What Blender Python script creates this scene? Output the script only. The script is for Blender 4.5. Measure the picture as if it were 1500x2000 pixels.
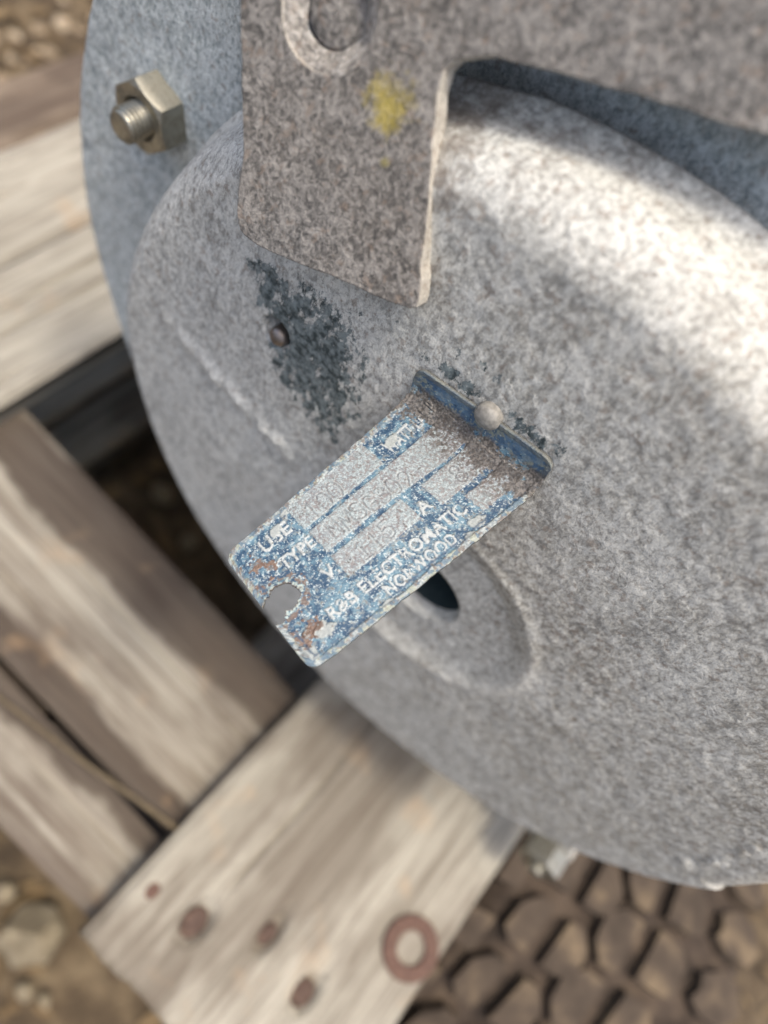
import bpy, bmesh, math, random
import numpy as np
from mathutils import Matrix, Vector
rnd = random.Random(7)
sc = bpy.context.scene
for o in list(bpy.data.objects): bpy.data.objects.remove(o)

# ------------------------------------------------------------------ camera
# camera axes expressed in the world (X across the pallet, Y along the motor axis, Z up)
F = 1500.0                                  # focal length in photo pixels (photo 1500 x 2000)
CAMZ = .81
d1 = np.array([.627, .6, -.496]); d1 /= np.linalg.norm(d1)
d2 = np.array([d1[1], -d1[0], 0]); d2 /= np.linalg.norm(d2)
UP = np.cross(d2, d1)
M = np.stack([d2, d1, UP])
cd = bpy.data.cameras.new('camera'); cam = bpy.data.objects.new('camera', cd)
sc.collection.objects.link(cam); sc.camera = cam
cam.matrix_world = Matrix.Translation((0, 0, CAMZ)) @ Matrix([list(r) for r in M]).to_4x4()
cd.sensor_fit = 'VERTICAL'; cd.sensor_height = 36; cd.lens = 27
cd.clip_start = .005; cd.clip_end = 400
cd.dof.use_dof = True; cd.dof.focus_distance = .166; cd.dof.aperture_fstop = 6.8

# ------------------------------------------------------------------ light
SUN_EL, SUN_AZ = 79.0, 108.0                # azimuth from +Y (behind the motor face) towards +X
wd = bpy.data.worlds.new('World'); sc.world = wd; wd.use_nodes = True
nt = wd.node_tree; nt.nodes.clear()
sky = nt.nodes.new('ShaderNodeTexSky'); sky.sky_type = 'NISHITA'; sky.sun_disc = False
sky.sun_elevation = math.radians(SUN_EL); sky.sun_rotation = math.radians(SUN_AZ)
sky.dust_density = 6.0; sky.ozone_density = .7
bg = nt.nodes.new('ShaderNodeBackground'); bg.inputs[1].default_value = .15
wo = nt.nodes.new('ShaderNodeOutputWorld')
nt.links.new(sky.outputs[0], bg.inputs[0]); nt.links.new(bg.outputs[0], wo.inputs[0])
sd = bpy.data.lights.new('sun', 'SUN'); sd.energy = 1.5; sd.angle = math.radians(10); sd.color = (1, .92, .79)
so = bpy.data.objects.new('sun', sd); sc.collection.objects.link(so)
el, az = math.radians(SUN_EL), math.radians(SUN_AZ)
sdir = Vector((math.cos(el) * math.sin(az), math.cos(el) * math.cos(az), math.sin(el)))
so.rotation_euler = sdir.to_track_quat('Z', 'Y').to_euler(); so.location = (0, 0, 3)
sc.view_settings.view_transform = 'Standard'; sc.view_settings.look = 'None'
sc.view_settings.gamma = 1; sc.view_settings.exposure = 1.0

# ------------------------------------------------------------------ geometry helpers
def w(v): return M @ np.asarray(v)
def ray(x, y): return np.array([(x - 750) / F, -(y - 1000) / F, -1.0])
def hit(x, y, n, d): r = w(ray(x, y)); return r * (d / (np.asarray(n) @ r)) + np.array([0, 0, CAMZ])
PT = CAMZ - .39                              # height of the pallet top
def on_level(x, y, z=PT): return hit(x, y, (0, 0, 1), z - CAMZ)
CEN = w(.24 * np.array([.1006, -.0372, -1.])) + np.array([0, 0, CAMZ])   # centre of the drum's base circle
TF = .0215                                   # depth of the drum
YF = CEN[1] - TF                             # y of its face
def on_face(x, y, t=TF): return hit(x, y, (0, 1, 0), CEN[1] - t)

def hash3(i, j, k, s):
    h = (i.astype(np.int64) * 374761393 + j.astype(np.int64) * 668265263 + k.astype(np.int64) * 2147483647 + s * 974634777) & 0xffffffff
    h = ((h ^ (h >> 13)) * 1274126177) & 0xffffffff
    h = ((h ^ (h >> 16)) * 2246822519) & 0xffffffff
    return ((h ^ (h >> 15)) & 0xffffff) / float(0xffffff)
def vnoise(x, y, z=0, s=0):
    x, y, z = np.broadcast_arrays(np.asarray(x, float), np.asarray(y, float), np.asarray(z, float))
    i, j, k = np.floor(x), np.floor(y), np.floor(z)
    a, b, c = x - i, y - j, z - k
    a = a * a * (3 - 2 * a); b = b * b * (3 - 2 * b); c = c * c * (3 - 2 * c)
    r = 0
    for dx in (0, 1):
        for dy in (0, 1):
            for dz in (0, 1):
                r = r + hash3(i + dx, j + dy, k + dz, s) * (a if dx else 1 - a) * (b if dy else 1 - b) * (c if dz else 1 - c)
    return r
def fbm(x, y, z=0, o=4, s=0):
    r, A, t = 0, 1, 0
    for q in range(o):
        r = r + A * vnoise(x * 2 ** q, y * 2 ** q, np.asarray(z) * 2 ** q, s + q * 17); t += A; A *= .55
    return r / t
def sstep(a, b, x):
    t = np.clip((x - a) / (b - a), 0, 1); return t * t * (3 - 2 * t)
def in_poly(px, py, poly):
    ins = np.zeros(px.shape, bool); n = len(poly)
    for q in range(n):
        x0, y0 = poly[q]; x1, y1 = poly[(q + 1) % n]
        if y0 == y1: continue
        c = ((y0 > py) != (y1 > py)) & (px < (x1 - x0) * (py - y0) / (y1 - y0) + x0)
        ins ^= c
    return ins
def seg_dist(px, py, pts):
    d = np.full(px.shape, 1e9)
    for (x0, y0), (x1, y1) in zip(pts[:-1], pts[1:]):
        L = (x1 - x0) ** 2 + (y1 - y0) ** 2 + 1e-18
        t = np.clip(((px - x0) * (x1 - x0) + (py - y0) * (y1 - y0)) / L, 0, 1)
        d = np.minimum(d, np.hypot(px - x0 - t * (x1 - x0), py - y0 - t * (y1 - y0)))
    return d

# ------------------------------------------------------------------ object helpers
ORG = {}
def link(o): sc.collection.objects.link(o); return o
def empty(name, loc, label, cat, group=None):
    o = bpy.data.objects.new(name, None); o.location = loc; o.empty_display_size = .02
    link(o); ORG[o.name] = np.array(loc, float); tag(o, label, cat, group); return o
def tag(o, label=None, cat=None, group=None, kind=None):
    if label: o['label'] = label
    if cat: o['category'] = cat
    if group: o['group'] = group
    if kind: o['kind'] = kind
    return o
def mesh(name, V, Fc, mat, parent=None, smooth=True, loc=None, attrs=None, cols=None):
    """V are world coordinates; stored relative to loc or to the parent's origin."""
    V = np.asarray(V, float)
    po = ORG[parent.name] if parent else np.zeros(3)
    lo = np.array(loc, float) if loc is not None else po
    me = bpy.data.meshes.new(name)
    Vl = V - lo
    if isinstance(Fc, np.ndarray):
        nv, nf, k = len(Vl), len(Fc), Fc.shape[1]
        me.vertices.add(nv); me.vertices.foreach_set('co', Vl.ravel())
        me.loops.add(nf * k); me.loops.foreach_set('vertex_index', Fc.ravel().astype(np.int32))
        me.polygons.add(nf); me.polygons.foreach_set('loop_start', np.arange(nf, dtype=np.int32) * k)
        me.polygons.foreach_set('loop_total', np.full(nf, k, dtype=np.int32))
        me.update(calc_edges=True)
    else:
        me.from_pydata([tuple(v) for v in Vl], [], [tuple(int(i) for i in f) for f in Fc]); me.update()
    me.polygons.foreach_set('use_smooth', np.full(len(me.polygons), bool(smooth)))
    for k, a in (attrs or {}).items():
        at = me.attributes.new(k, 'FLOAT', 'POINT'); at.data.foreach_set('value', np.asarray(a, np.float32).ravel())
    if cols is not None:
        at = me.attributes.new('Col', 'FLOAT_COLOR', 'POINT')
        c = np.ones((len(Vl), 4), np.float32); c[:, :3] = cols; at.data.foreach_set('color', c.ravel())
    me.materials.append(mat)
    o = bpy.data.objects.new(name, me); link(o)
    if parent: o.parent = parent
    o.location = lo - po if parent else lo
    ORG[o.name] = lo
    return o
def quads(n, m, wrap=False):
    """faces of an n x m vertex grid (row-major); wrap closes the second direction"""
    i = np.arange(n - 1)[:, None]; j = np.arange(m if wrap else m - 1)[None, :]
    j2 = (j + 1) % m
    return np.stack([i * m + j, (i + 1) * m + j, (i + 1) * m + j2, i * m + j2], -1).reshape(-1, 4)
def revolve(prof, n, cen, disp=None):
    """profile [(r, t)] turned about the motor axis (t towards -Y); returns V, F, R, TH"""
    prof = np.array(prof); th = np.linspace(0, 2 * np.pi, n, endpoint=False)
    R, TH = prof[:, 0][:, None] + 0 * th, th[None, :] + 0 * prof[:, 0][:, None]
    T = prof[:, 1][:, None] + 0 * th
    if disp is not None:
        dR, dT = disp(R, TH, T); R = R + dR; T = T + dT
    V = np.stack([cen[0] + R * np.cos(TH), cen[1] - T, cen[2] + R * np.sin(TH)], -1).reshape(-1, 3)
    return V, quads(len(prof), n, True), R, TH
def resample(pts, step):
    pts = np.array(pts, float); d = np.r_[0, np.cumsum(np.linalg.norm(np.diff(pts, axis=0), axis=1))]
    n = max(2, int(d[-1] / step)); s = np.linspace(0, d[-1], n)
    return np.stack([np.interp(s, d, pts[:, k]) for k in range(pts.shape[1])], -1)
def tube(name, pts, rad, mat, parent=None, n=8, **k):
    pts = np.array(pts, float); V = []
    up = np.array([0, 0, 1.])
    for i, p in enumerate(pts):
        t = pts[min(i + 1, len(pts) - 1)] - pts[max(i - 1, 0)]; t /= np.linalg.norm(t)
        a = np.cross(t, up if abs(t[2]) < .9 else [1, 0, 0]); a /= np.linalg.norm(a); b = np.cross(t, a)
        r = rad[i] if hasattr(rad, '__len__') else rad
        for q in range(n): V.append(p + r * (math.cos(q * 2 * math.pi / n) * a + math.sin(q * 2 * math.pi / n) * b))
    Fc = [tuple(f) for f in quads(len(pts), n, True)] + [tuple(range(n)), tuple(range(len(V) - n, len(V)))[::-1]]
    return mesh(name, V, Fc, mat, parent, **k)

# ------------------------------------------------------------------ material helpers
class NT:
    def __init__(s, name):
        s.m = bpy.data.materials.new(name); s.m.use_nodes = True; s.t = s.m.node_tree; s.t.nodes.clear()
        s.out = s.n('ShaderNodeOutputMaterial'); s.b = s.n('ShaderNodeBsdfPrincipled')
        s.t.links.new(s.b.outputs[0], s.out.inputs[0])
        s.co = s.n('ShaderNodeTexCoord').outputs['Object']
    def n(s, ty, **k):
        x = s.t.nodes.new(ty)
        for a, b in k.items(): setattr(x, a, b)
        return x
    def put(s, sock, v):
        if hasattr(v, 'is_output') or isinstance(v, bpy.types.NodeSocket): s.t.links.new(v, sock)
        elif isinstance(v, (tuple, list)) and len(v) == 3 and sock.type == 'RGBA': sock.default_value = (*v, 1)
        else: sock.default_value = v
    def scale(s, v3, rot=(0, 0, 0), co=None):
        x = s.n('ShaderNodeMapping'); s.put(x.inputs[0], co or s.co); x.inputs['Scale'].default_value = v3
        x.inputs['Rotation'].default_value = rot; return x.outputs[0]
    def noise(s, sc_, det=4, rough=.55, co=None, dist=0):
        x = s.n('ShaderNodeTexNoise'); s.put(x.inputs['Vector'], co or s.co); x.inputs['Scale'].default_value = sc_
        x.inputs['Detail'].default_value = det; x.inputs['Roughness'].default_value = rough; x.inputs['Distortion'].default_value = dist
        return x.outputs['Fac']
    def vor(s, sc_, co=None, feat='F1', out='Distance'):
        x = s.n('ShaderNodeTexVoronoi', feature=feat); s.put(x.inputs['Vector'], co or s.co); x.inputs['Scale'].default_value = sc_
        return x.outputs[out]
    def ramp(s, v, stops):
        x = s.n('ShaderNodeValToRGB'); s.put(x.inputs[0], v); r = x.color_ramp
        while len(r.elements) < len(stops): r.elements.new(.5)
        for e, (p, c) in zip(r.elements, stops):
            e.position = p; e.color = (*c, 1) if isinstance(c, (tuple, list)) else (c, c, c, 1)
        return x.outputs[0]
    def mix(s, f, a, b, blend='MIX'):
        x = s.n('ShaderNodeMix', data_type='RGBA', blend_type=blend)
        s.put(x.inputs[0], f); s.put(x.inputs[6], a); s.put(x.inputs[7], b); return x.outputs[2]
    def math(s, op, a, b=0.0, clamp=False):
        x = s.n('ShaderNodeMath', operation=op, use_clamp=clamp); s.put(x.inputs[0], a); s.put(x.inputs[1], b); return x.outputs[0]
    def attr(s, name, out='Fac'):
        return s.n('ShaderNodeAttribute', attribute_name=name).outputs[out]
    def bump(s, h, dist, strength=1.0, prev=None):
        x = s.n('ShaderNodeBump'); s.put(x.inputs['Height'], h); x.inputs['Distance'].default_value = dist
        x.inputs['Strength'].default_value = strength
        if prev: s.put(x.inputs['Normal'], prev)
        return x.outputs[0]
    def fin(s, col, rough=.8, nor=None, metal=0.0, spec=.5):
        s.put(s.b.inputs['Base Color'], col); s.put(s.b.inputs['Roughness'], rough); s.put(s.b.inputs['Metallic'], metal)
        s.b.inputs['Specular IOR Level'].default_value = spec
        if nor: s.put(s.b.inputs['Normal'], nor)
        return s.m

def cast_metal(name, base, warm, light, dark, warm_amt=.5, streak=(1, 1, 1), bump=.00022, stains=False, spots=(), speck=.55, rough=.72, grad=False):
    s = NT(name)
    st = s.scale(streak)
    big = s.noise(22, 3, .5); mid = s.noise(300, 5, .65, st, .5); fine = s.noise(900, 5, .70, st, .4); vf = s.noise(1900, 3, .7)
    wm = s.math('MULTIPLY', s.ramp(big, [(.35, 0.0), (.65, 1.0)]), warm_amt)
    if grad:
        sx = s.n('ShaderNodeSeparateXYZ'); s.put(sx.inputs[0], s.co)
        g_ = s.math('ADD', s.math('ADD', s.math('MULTIPLY', sx.outputs[0], 7.0), .42), s.math('MULTIPLY', s.math('SUBTRACT', s.noise(14, 3), .5), 1.2))
        wm = s.math('ADD', s.math('MULTIPLY', wm, .5), s.math('MULTIPLY', s.ramp(g_, [(.05, 0.0), (.95, 1.0)]), .75), True)
    c = s.mix(wm, base, warm)
    blot = s.noise(70, 5, .62, st, .8)
    c = s.mix(s.math('MULTIPLY', s.ramp(blot, [(.50, 0.0), (.66, 1.0)]), .45), c, light)
    c = s.mix(s.math('MULTIPLY', s.ramp(blot, [(.34, 1.0), (.46, 0.0)]), .30), c, dark)
    c = s.mix(s.math('MULTIPLY', s.ramp(mid, [(.44, 0.0), (.62, 1.0)]), .50), c, light)
    c = s.mix(s.math('MULTIPLY', s.ramp(mid, [(.36, 1.0), (.47, 0.0)]), .35), c, dark)
    c = s.mix(s.math('MULTIPLY', s.ramp(fine, [(.40, 1.0), (.49, 0.0)]), speck), c, dark)
    c = s.mix(s.math('MULTIPLY', s.ramp(fine, [(.51, 0.0), (.62, 1.0)]), .62), c, light)
    c = s.mix(s.math('MULTIPLY', s.ramp(vf, [(.40, 1.0), (.50, 0.0)]), .28), c, dark)
    c = s.mix(s.math('MULTIPLY', s.ramp(s.noise(420, 3, .6), [(.58, 0.0), (.66, 1.0)]), .5), c, (.20, .155, .12))
    r = rough
    if stains:
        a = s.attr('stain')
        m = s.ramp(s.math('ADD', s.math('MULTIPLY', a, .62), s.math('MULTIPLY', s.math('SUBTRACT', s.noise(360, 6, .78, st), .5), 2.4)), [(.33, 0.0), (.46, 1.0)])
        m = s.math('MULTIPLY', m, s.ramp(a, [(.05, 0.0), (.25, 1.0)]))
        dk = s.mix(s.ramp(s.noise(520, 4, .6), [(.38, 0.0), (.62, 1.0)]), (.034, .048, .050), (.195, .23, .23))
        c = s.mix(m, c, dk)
        b = s.attr('brown')
        mb = s.math('MULTIPLY', s.ramp(s.math('ADD', s.math('MULTIPLY', b, .7), s.math('MULTIPLY', s.math('SUBTRACT', s.noise(190, 5, .65, st), .5), 1.3)), [(.30, 0.0), (.52, 1.0)]), .85)
        mb = s.math('MULTIPLY', mb, s.ramp(b, [(.03, 0.0), (.2, 1.0)]))
        mb = s.math('MULTIPLY', mb, s.ramp(s.noise(260, 5, .7), [(.36, .25), (.58, 1.0)]))
        c = s.mix(mb, c, s.mix(s.noise(400, 3), (.085, .072, .058), (.19, .165, .14)))
        ch = s.attr('chalk')
        c = s.mix(s.math('MULTIPLY', ch, s.ramp(s.noise(300, 4, .6), [(.3, .2), (.6, 1.0)])), c, (.74, .72, .64))
    for (p, rad, col) in spots:
        d = s.n('ShaderNodeVectorMath', operation='DISTANCE'); s.put(d.inputs[0], s.co); d.inputs[1].default_value = p
        q = s.math('ADD', s.math('DIVIDE', d.outputs['Value'], rad), s.math('MULTIPLY', s.math('SUBTRACT', s.noise(240, 4, .7), .5), 2.4))
        c = s.mix(s.math('MULTIPLY', s.ramp(q, [(.25, 1.0), (.95, 0.0)]), .75), c, col)
    n1 = s.bump(mid, bump * 4, .6); n2 = s.bump(fine, bump, 1.0, n1); n3 = s.bump(vf, bump * .25, .6, n2)
    return s.fin(c, r, n3, 0.0, .35)

MAT = {}
def wood(name, axis, pale, mid_, dark, grime=.35, shade_bands=()):
    s = NT(name)
    v = (1, 1, 1)
    st = s.scale((1, .05, 1) if axis == 'Y' else (.05, 1, 1))
    g1 = s.noise(110, 5, .6, st, .6); g2 = s.noise(420, 4, .6, st); g3 = s.noise(1400, 3, .6, st); patch = s.noise(19, 4, .6, s.scale((1, .5, 1) if axis == 'Y' else (.5, 1, 1)))
    c = s.mix(s.ramp(g1, [(.33, 0.0), (.66, 1.0)]), mid_, pale)
    c = s.mix(s.math('MULTIPLY', s.ramp(g2, [(.36, 1.0), (.52, 0.0)]), .5), c, dark)
    c = s.mix(s.math('MULTIPLY', s.ramp(patch, [(.47, 0.0), (.60, 1.0)]), grime), c, dark)
    if shade_bands:                                                      # cast shade painted into the colour as strips along the grain
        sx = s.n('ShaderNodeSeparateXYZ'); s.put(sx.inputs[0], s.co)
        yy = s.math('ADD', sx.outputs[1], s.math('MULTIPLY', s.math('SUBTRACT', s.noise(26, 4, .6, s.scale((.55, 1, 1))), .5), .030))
        for (yc, hw) in shade_bands:
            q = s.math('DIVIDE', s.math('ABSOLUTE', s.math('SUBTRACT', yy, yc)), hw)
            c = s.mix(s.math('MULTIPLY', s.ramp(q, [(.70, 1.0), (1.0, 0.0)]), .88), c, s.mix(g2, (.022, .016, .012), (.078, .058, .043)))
    c = s.mix(s.math('MULTIPLY', s.ramp(s.noise(30, 3, .5), [(.62, 0.0), (.74, 1.0)]), .35), c, (.34, .23, .13))
    n = s.bump(g1, .0012, .7); n = s.bump(g2, .0006, .8, n); n = s.bump(g3, .0002, .6, n)
    return s.fin(c, .85, n, 0, .25)
MAT['wood_y'] = wood('weathered_wood', 'Y', (.315, .296, .245), (.195, .178, .143), (.085, .066, .049), .6)
MAT['wood_y_shade'] = wood('shade_toned_wood', 'Y', (.17, .135, .10), (.115, .085, .062), (.05, .036, .027), .6)  # darker copy of the deck wood, a shadowed strip put into its colour
MAT['wood_x'] = wood('shade_banded_wood', 'X', (.28, .262, .215), (.15, .128, .10), (.075, .056, .042), .7, shade_bands=((-.257, .019), (-.335, .017), (-.212, .004)))  # dark strips here stand in for shadows falling on the stringers
MAT['wood_low_shade'] = wood('gap_shade_wood', 'X', (.10, .08, .06), (.065, .05, .037), (.03, .022, .017), .8)  # blocks and bottom boards coloured dark to paint shade into the gap
MAT['cup'] = cast_metal('oxidised_cast_aluminium', (.475, .49, .47), (.37, .345, .285), (.65, .65, .60), (.15, .145, .132), .6, (1, 1, .55), bump=.00030, stains=True, speck=.52, grad=True)
MAT['flange'] = cast_metal('blue_grey_oxide', (.425, .465, .46), (.45, .46, .42), (.67, .71, .70), (.16, .195, .20), .6, (1, 1, .7), bump=.0003, speck=.6)
def zn(name, col, rough=.42):
    s = NT(name); a = s.noise(260, 4, .6); f = s.noise(1500, 3, .6)
    c = s.mix(s.ramp(a, [(.4, 0.0), (.65, 1.0)]), col, tuple(x * .62 for x in col))
    return s.fin(c, s.ramp(a, [(.3, rough - .08), (.7, rough + .2)]), s.bump(f, .00008, .8), 1.0, .5)
MAT['zinc'] = zn('dull_zinc', (.42, .40, .335))
def plain(name, cols, sc_=80, rough=.9, bump=.0006, spec=.3, world=False):
    s = NT(name)
    if world: s.co = s.n('ShaderNodeNewGeometry').outputs['Position']
    a = s.noise(sc_, 5, .62)
    c = s.ramp(a, [(.30 + .4 * k / max(1, len(cols) - 1), q) for k, q in enumerate(cols)])
    return s.fin(c, rough, s.bump(s.noise(sc_ * 3, 4, .6), bump), 0, spec)
MAT['zinc_dark'] = zn('dull_brown_rivet', (.33, .29, .26), .45)
MAT['rivet'] = plain('dull_rivet', [(.13, .125, .11), (.23, .22, .195), (.29, .28, .25)], 700, .6, .00012, .5)
MAT['rust'] = plain('rust', [(.045, .027, .021), (.092, .052, .039), (.13, .080, .058)], 500, .85, .0002)
MAT['nail'] = plain('nail_rust', [(.03, .02, .016), (.07, .045, .035), (.12, .08, .062)], 400, .85, .0002)
MAT['dark_hole'] = plain('dark_blue_green', [(.018, .030, .033), (.03, .045, .048)], 300, .8, .0001)  # dark blue-green for the floor and wall of the centre hole
MAT['rubber'] = plain('dusty_rubber', [(.027, .020, .014), (.055, .041, .029), (.13, .097, .060)], 42, .9, .0003, world=True)
MAT['rubber_dark'] = plain('tyre_groove', [(.016, .012, .009), (.042, .031, .023), (.078, .058, .041)], 60, .95, .0008)
MAT['soil'] = plain('soil', [(.026, .019, .012), (.065, .047, .028), (.15, .115, .07)], 26, .95, .006)
MAT['stone'] = plain('pale_stone', [(.10, .083, .055), (.185, .155, .105), (.25, .215, .15)], 60, .9, .001)
MAT['leaf'] = plain('dry_leaf', [(.04, .027, .014), (.11, .075, .038), (.24, .18, .10)], 14, .85, .0005)
MAT['gravel'] = plain('gravel', [(.14, .10, .07), (.28, .22, .15), (.42, .36, .27)], 22, .9, .001)
MAT['twig'] = plain('twig', [(.07, .055, .035), (.13, .10, .06)], 300, .9, .0002)

# ================================================================== SETTING
def ground():
    n = 220; xs = np.linspace(-1.7, 1.5, n); ys = np.linspace(-1.2, 2.4, n)
    X, Y = np.meshgrid(xs, ys, indexing='ij')
    Z = -.03 + .05 * fbm(X * 9, Y * 9, 0, 5, 3) * 1.0
    edge = np.minimum(np.minimum(X + 1.7, 1.5 - X), np.minimum(Y + 1.2, 2.4 - Y))
    Z = Z * sstep(0, .25, edge) - .0 * edge
    V = np.stack([X, Y, Z], -1).reshape(-1, 3); Fc = quads(n, n)[:, ::-1]
    # skirt: one sheet reaching the horizon
    ring = []
    bx = [(-1.7, -1.2), (1.5, -1.2), (1.5, 2.4), (-1.7, 2.4)]; far = [(-150, -150), (150, -150), (150, 150), (-150, 150)]
    k = len(V); V = np.vstack([V, [(x, y, 0) for x, y in far]])
    c = [0, (n - 1) * n, n * n - 1, n - 1]
    extra = np.array([[k, k + 1, c[1], c[0]], [k + 1, k + 2, c[2], c[1]], [k + 2, k + 3, c[3], c[2]], [k + 3, k, c[0], c[3]]])
    o = mesh('ground', V, np.vstack([Fc, extra]), MAT['soil'])
    tag(o, 'brown dusty soil under and around the pallet', kind='structure')
ground()
def scatter(name, n, xr, yr, size, mat, label, cat, flat=True, seed=1, clear=None):
    r = np.random.RandomState(seed); V = []; Fc = []
    for i in range(n):
        x, y = r.uniform(*xr), r.uniform(*yr)
        z = -.03 + .05 * float(fbm(np.array([x * 9]), np.array([y * 9]), 0, 5, 3)[0]) + .002
        s_ = size * r.uniform(.4, 1.3); a = r.uniform(0, 6.28); k = len(V)
        if flat:
            tl = r.uniform(-.5, .5, 2); L, W_ = s_ * r.uniform(.8, 1.6), s_ * .42
            P = [(-L, 0, 0), (-L * .3, W_, .15 * s_), (L * .5, W_ * .8, .2 * s_), (L, 0, .1 * s_), (L * .5, -W_ * .8, .25 * s_), (-L * .3, -W_, .1 * s_), (0, 0, -.02 * s_)]
            for p in P:
                zz = p[2] + tl[0] * p[0] * .5 + tl[1] * p[1] * .5
                V.append((x + p[0] * math.cos(a) - p[1] * math.sin(a), y + p[0] * math.sin(a) + p[1] * math.cos(a), z + s_ * .4 + zz))
            Fc += [(k + q, k + (q + 1) % 6, k + 6) for q in range(6)]
        else:
            for q in [(1, 0, 0), (0, 1, 0), (-1, 0, 0), (0, -1, 0), (0, 0, .8), (0, 0, -.6), ]:
                j = r.uniform(.7, 1.2)
                V.append((x + s_ * j * (q[0] * math.cos(a) - q[1] * math.sin(a)), y + s_ * j * (q[0] * math.sin(a) + q[1] * math.cos(a)), z + s_ * .3 + s_ * j * q[2]))
            Fc += [(k, k + 1, k + 4), (k + 1, k + 2, k + 4), (k + 2, k + 3, k + 4), (k + 3, k, k + 4), (k + 1, k, k + 5), (k + 2, k + 1, k + 5), (k + 3, k + 2, k + 5), (k, k + 3, k + 5)]
    o = mesh(name, V, np.array(Fc), mat, smooth=False); tag(o, label, cat, kind='stuff'); return o
scatter('leaf_litter', 1500, (-.9, .75), (-.45, .9), .013, MAT['leaf'], 'dry brown leaf litter lying on the soil below the pallet', 'leaf litter')
scatter('gravel', 1700, (-1.5, -.45), (.1, 1.7), .012, MAT['gravel'], 'sunlit tan gravel beyond the pallet at the upper left', 'gravel', False, 5)

def stone(px, py, r, label, seed):
    p = on_level(px, py, 0.02); rs = np.random.RandomState(seed)
    bm = bmesh.new(); bmesh.ops.create_icosphere(bm, subdivisions=4, radius=1)
    V = np.array([v.co[:] for v in bm.verts]); Fc = np.array([[v.index for v in f.verts] for f in bm.faces]); bm.free()
    for _ in range(9):
        d = rs.normal(size=3); d /= np.linalg.norm(d); h = rs.uniform(.55, .85)
        k = V @ d; V -= np.maximum(k - h, 0)[:, None] * d
    V *= (1 + .10 * (fbm(V[:, 0] * 3, V[:, 1] * 3, V[:, 2] * 3, 4, seed) - .5))[:, None]
    V = V * np.array([r, r * rs.uniform(.7, 1), r * .7]); V[:, 2] += r * .3
    V = V + .04 * r * (fbm(V[:, 0] / r * 6, V[:, 1] / r * 6, V[:, 2] / r * 6, 3, seed)[:, None] - .5) * 2
    o = mesh('stone', V + p, Fc, MAT['stone'], loc=p, smooth=True)
    tag(o, label, 'stone', 'pale stones on the soil')
stone(55, 1830, .030, 'largest pale angular stone in the shade left of the board end', 3)
stone(50, 1935, .009, 'small tan pebble just below the largest pale stone', 4)
stone(88, 1955, .007, 'tiny tan pebble to the right of the small tan pebble', 5)
stone(8, 1740, .010, 'rounded tan stone at the picture edge above the largest stone', 6)
stone(372, 1062, .012, 'tan stone deep in the dark gap between motor and pallet', 8)
stone(318, 968, .014, 'brown flat stone deep in the gap, higher than the tan one', 9)

# ================================================================== PALLET
def board(name, x0, x1, y0, y1, zt, th, mat, parent, seed, axis='Y', dimples=(), dx=.0012, dy=.004, cracks=2, rough=.0007):
    if axis == 'Y': nx, ny = max(4, int((x1 - x0) / dx)), max(4, int((y1 - y0) / dy))
    else: nx, ny = max(4, int((x1 - x0) / dy)), max(4, int((y1 - y0) / dx))
    X, Y = np.meshgrid(np.linspace(0, 1, nx), np.linspace(0, 1, ny), indexing='ij')
    if axis == 'Y':
        al = y0 + Y * (y1 - y0); wob = .0018 * (fbm(al * 14, seed * 3.1, 0, 3, seed) - .5); XX = x0 + X * (x1 - x0) + wob * np.sign(X - .5) * 2 * abs(X - .5); YY = al + .004 * (fbm(X * 18, seed * 1.7, 0, 4, seed + 5) - .5) * (2 * abs(Y - .5)) ** 20
        u, v = XX, YY
    else:
        al = x0 + X * (x1 - x0); wob = .0018 * (fbm(al * 14, seed * 3.1, 0, 3, seed) - .5); YY = y0 + Y * (y1 - y0) + wob * np.sign(Y - .5) * 2 * abs(Y - .5); XX = al
        u, v = YY, XX
    w0, w1 = (x0, x1) if axis == 'Y' else (y0, y1)
    Z = zt + rough * 2 * (fbm(u * 260, v * 9, 0, 3, seed) - .5) + .0012 * (fbm(u * 40, v * 5, 0, 2, seed + 9) - .5)
    rs = np.random.RandomState(seed)
    for q in range(cracks):
        c = w0 + (w1 - w0) * rs.uniform(.12, .88) + .006 * (fbm(v * 8, q * 5., 0, 3, seed + q) - .5)
        dep = sstep(.42, .55, fbm(v * 7, q * 9. + 3, 0, 2, seed + 40 + q))
        Z -= .0035 * dep * np.exp(-((u - c) / .0011) ** 2)
    for (px, py, ra, rb, dp) in dimples:
        q = np.hypot((XX - px) / ra, (YY - py) / rb); Z -= dp * (1 - sstep(.6, 1.1, q))
    e = np.minimum(u - w0, w1 - u); Z -= .0022 * (1 - sstep(0, .0035, e))
    nv = nx * ny; top = np.stack([XX, YY, Z], -1).reshape(-1, 3)
    bot = top.copy(); bot[:, 2] = zt - th
    V = np.vstack([top, bot]); q = quads(nx, ny)
    idx = np.arange(nv).reshape(nx, ny)
    def side(line, flip):
        a, b = line[:-1], line[1:]; f = np.stack([a, b, b + nv, a + nv], -1); return f[:, ::-1] if flip else f
    # bottom is a single coarse quad: its corners only
    Fc = np.vstack([q[:, ::-1], side(idx[:, 0], 1), side(idx[:, -1], 0), side(idx[0], 0), side(idx[-1], 1),
                    np.array([[idx[0, 0] + nv, idx[0, -1] + nv, idx[-1, -1] + nv, idx[-1, 0] + nv]])])
    used = np.unique(Fc); mp = -np.ones(len(V), int); mp[used] = np.arange(len(used))
    return mesh(name, V[used], mp[Fc], mat, parent)
PZ = .0                                       # three pallets of .14 carry the motor at .42
pallet = empty('pallet', (-.09, .36, PT - .14), 'weathered grey timber pallet carrying the motor, topmost of the stack', 'pallet', 'stacked timber pallets')
zt = PT
nl = [on_level(385, 1800), on_level(530, 1822), on_level(600, 1940)]
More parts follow.
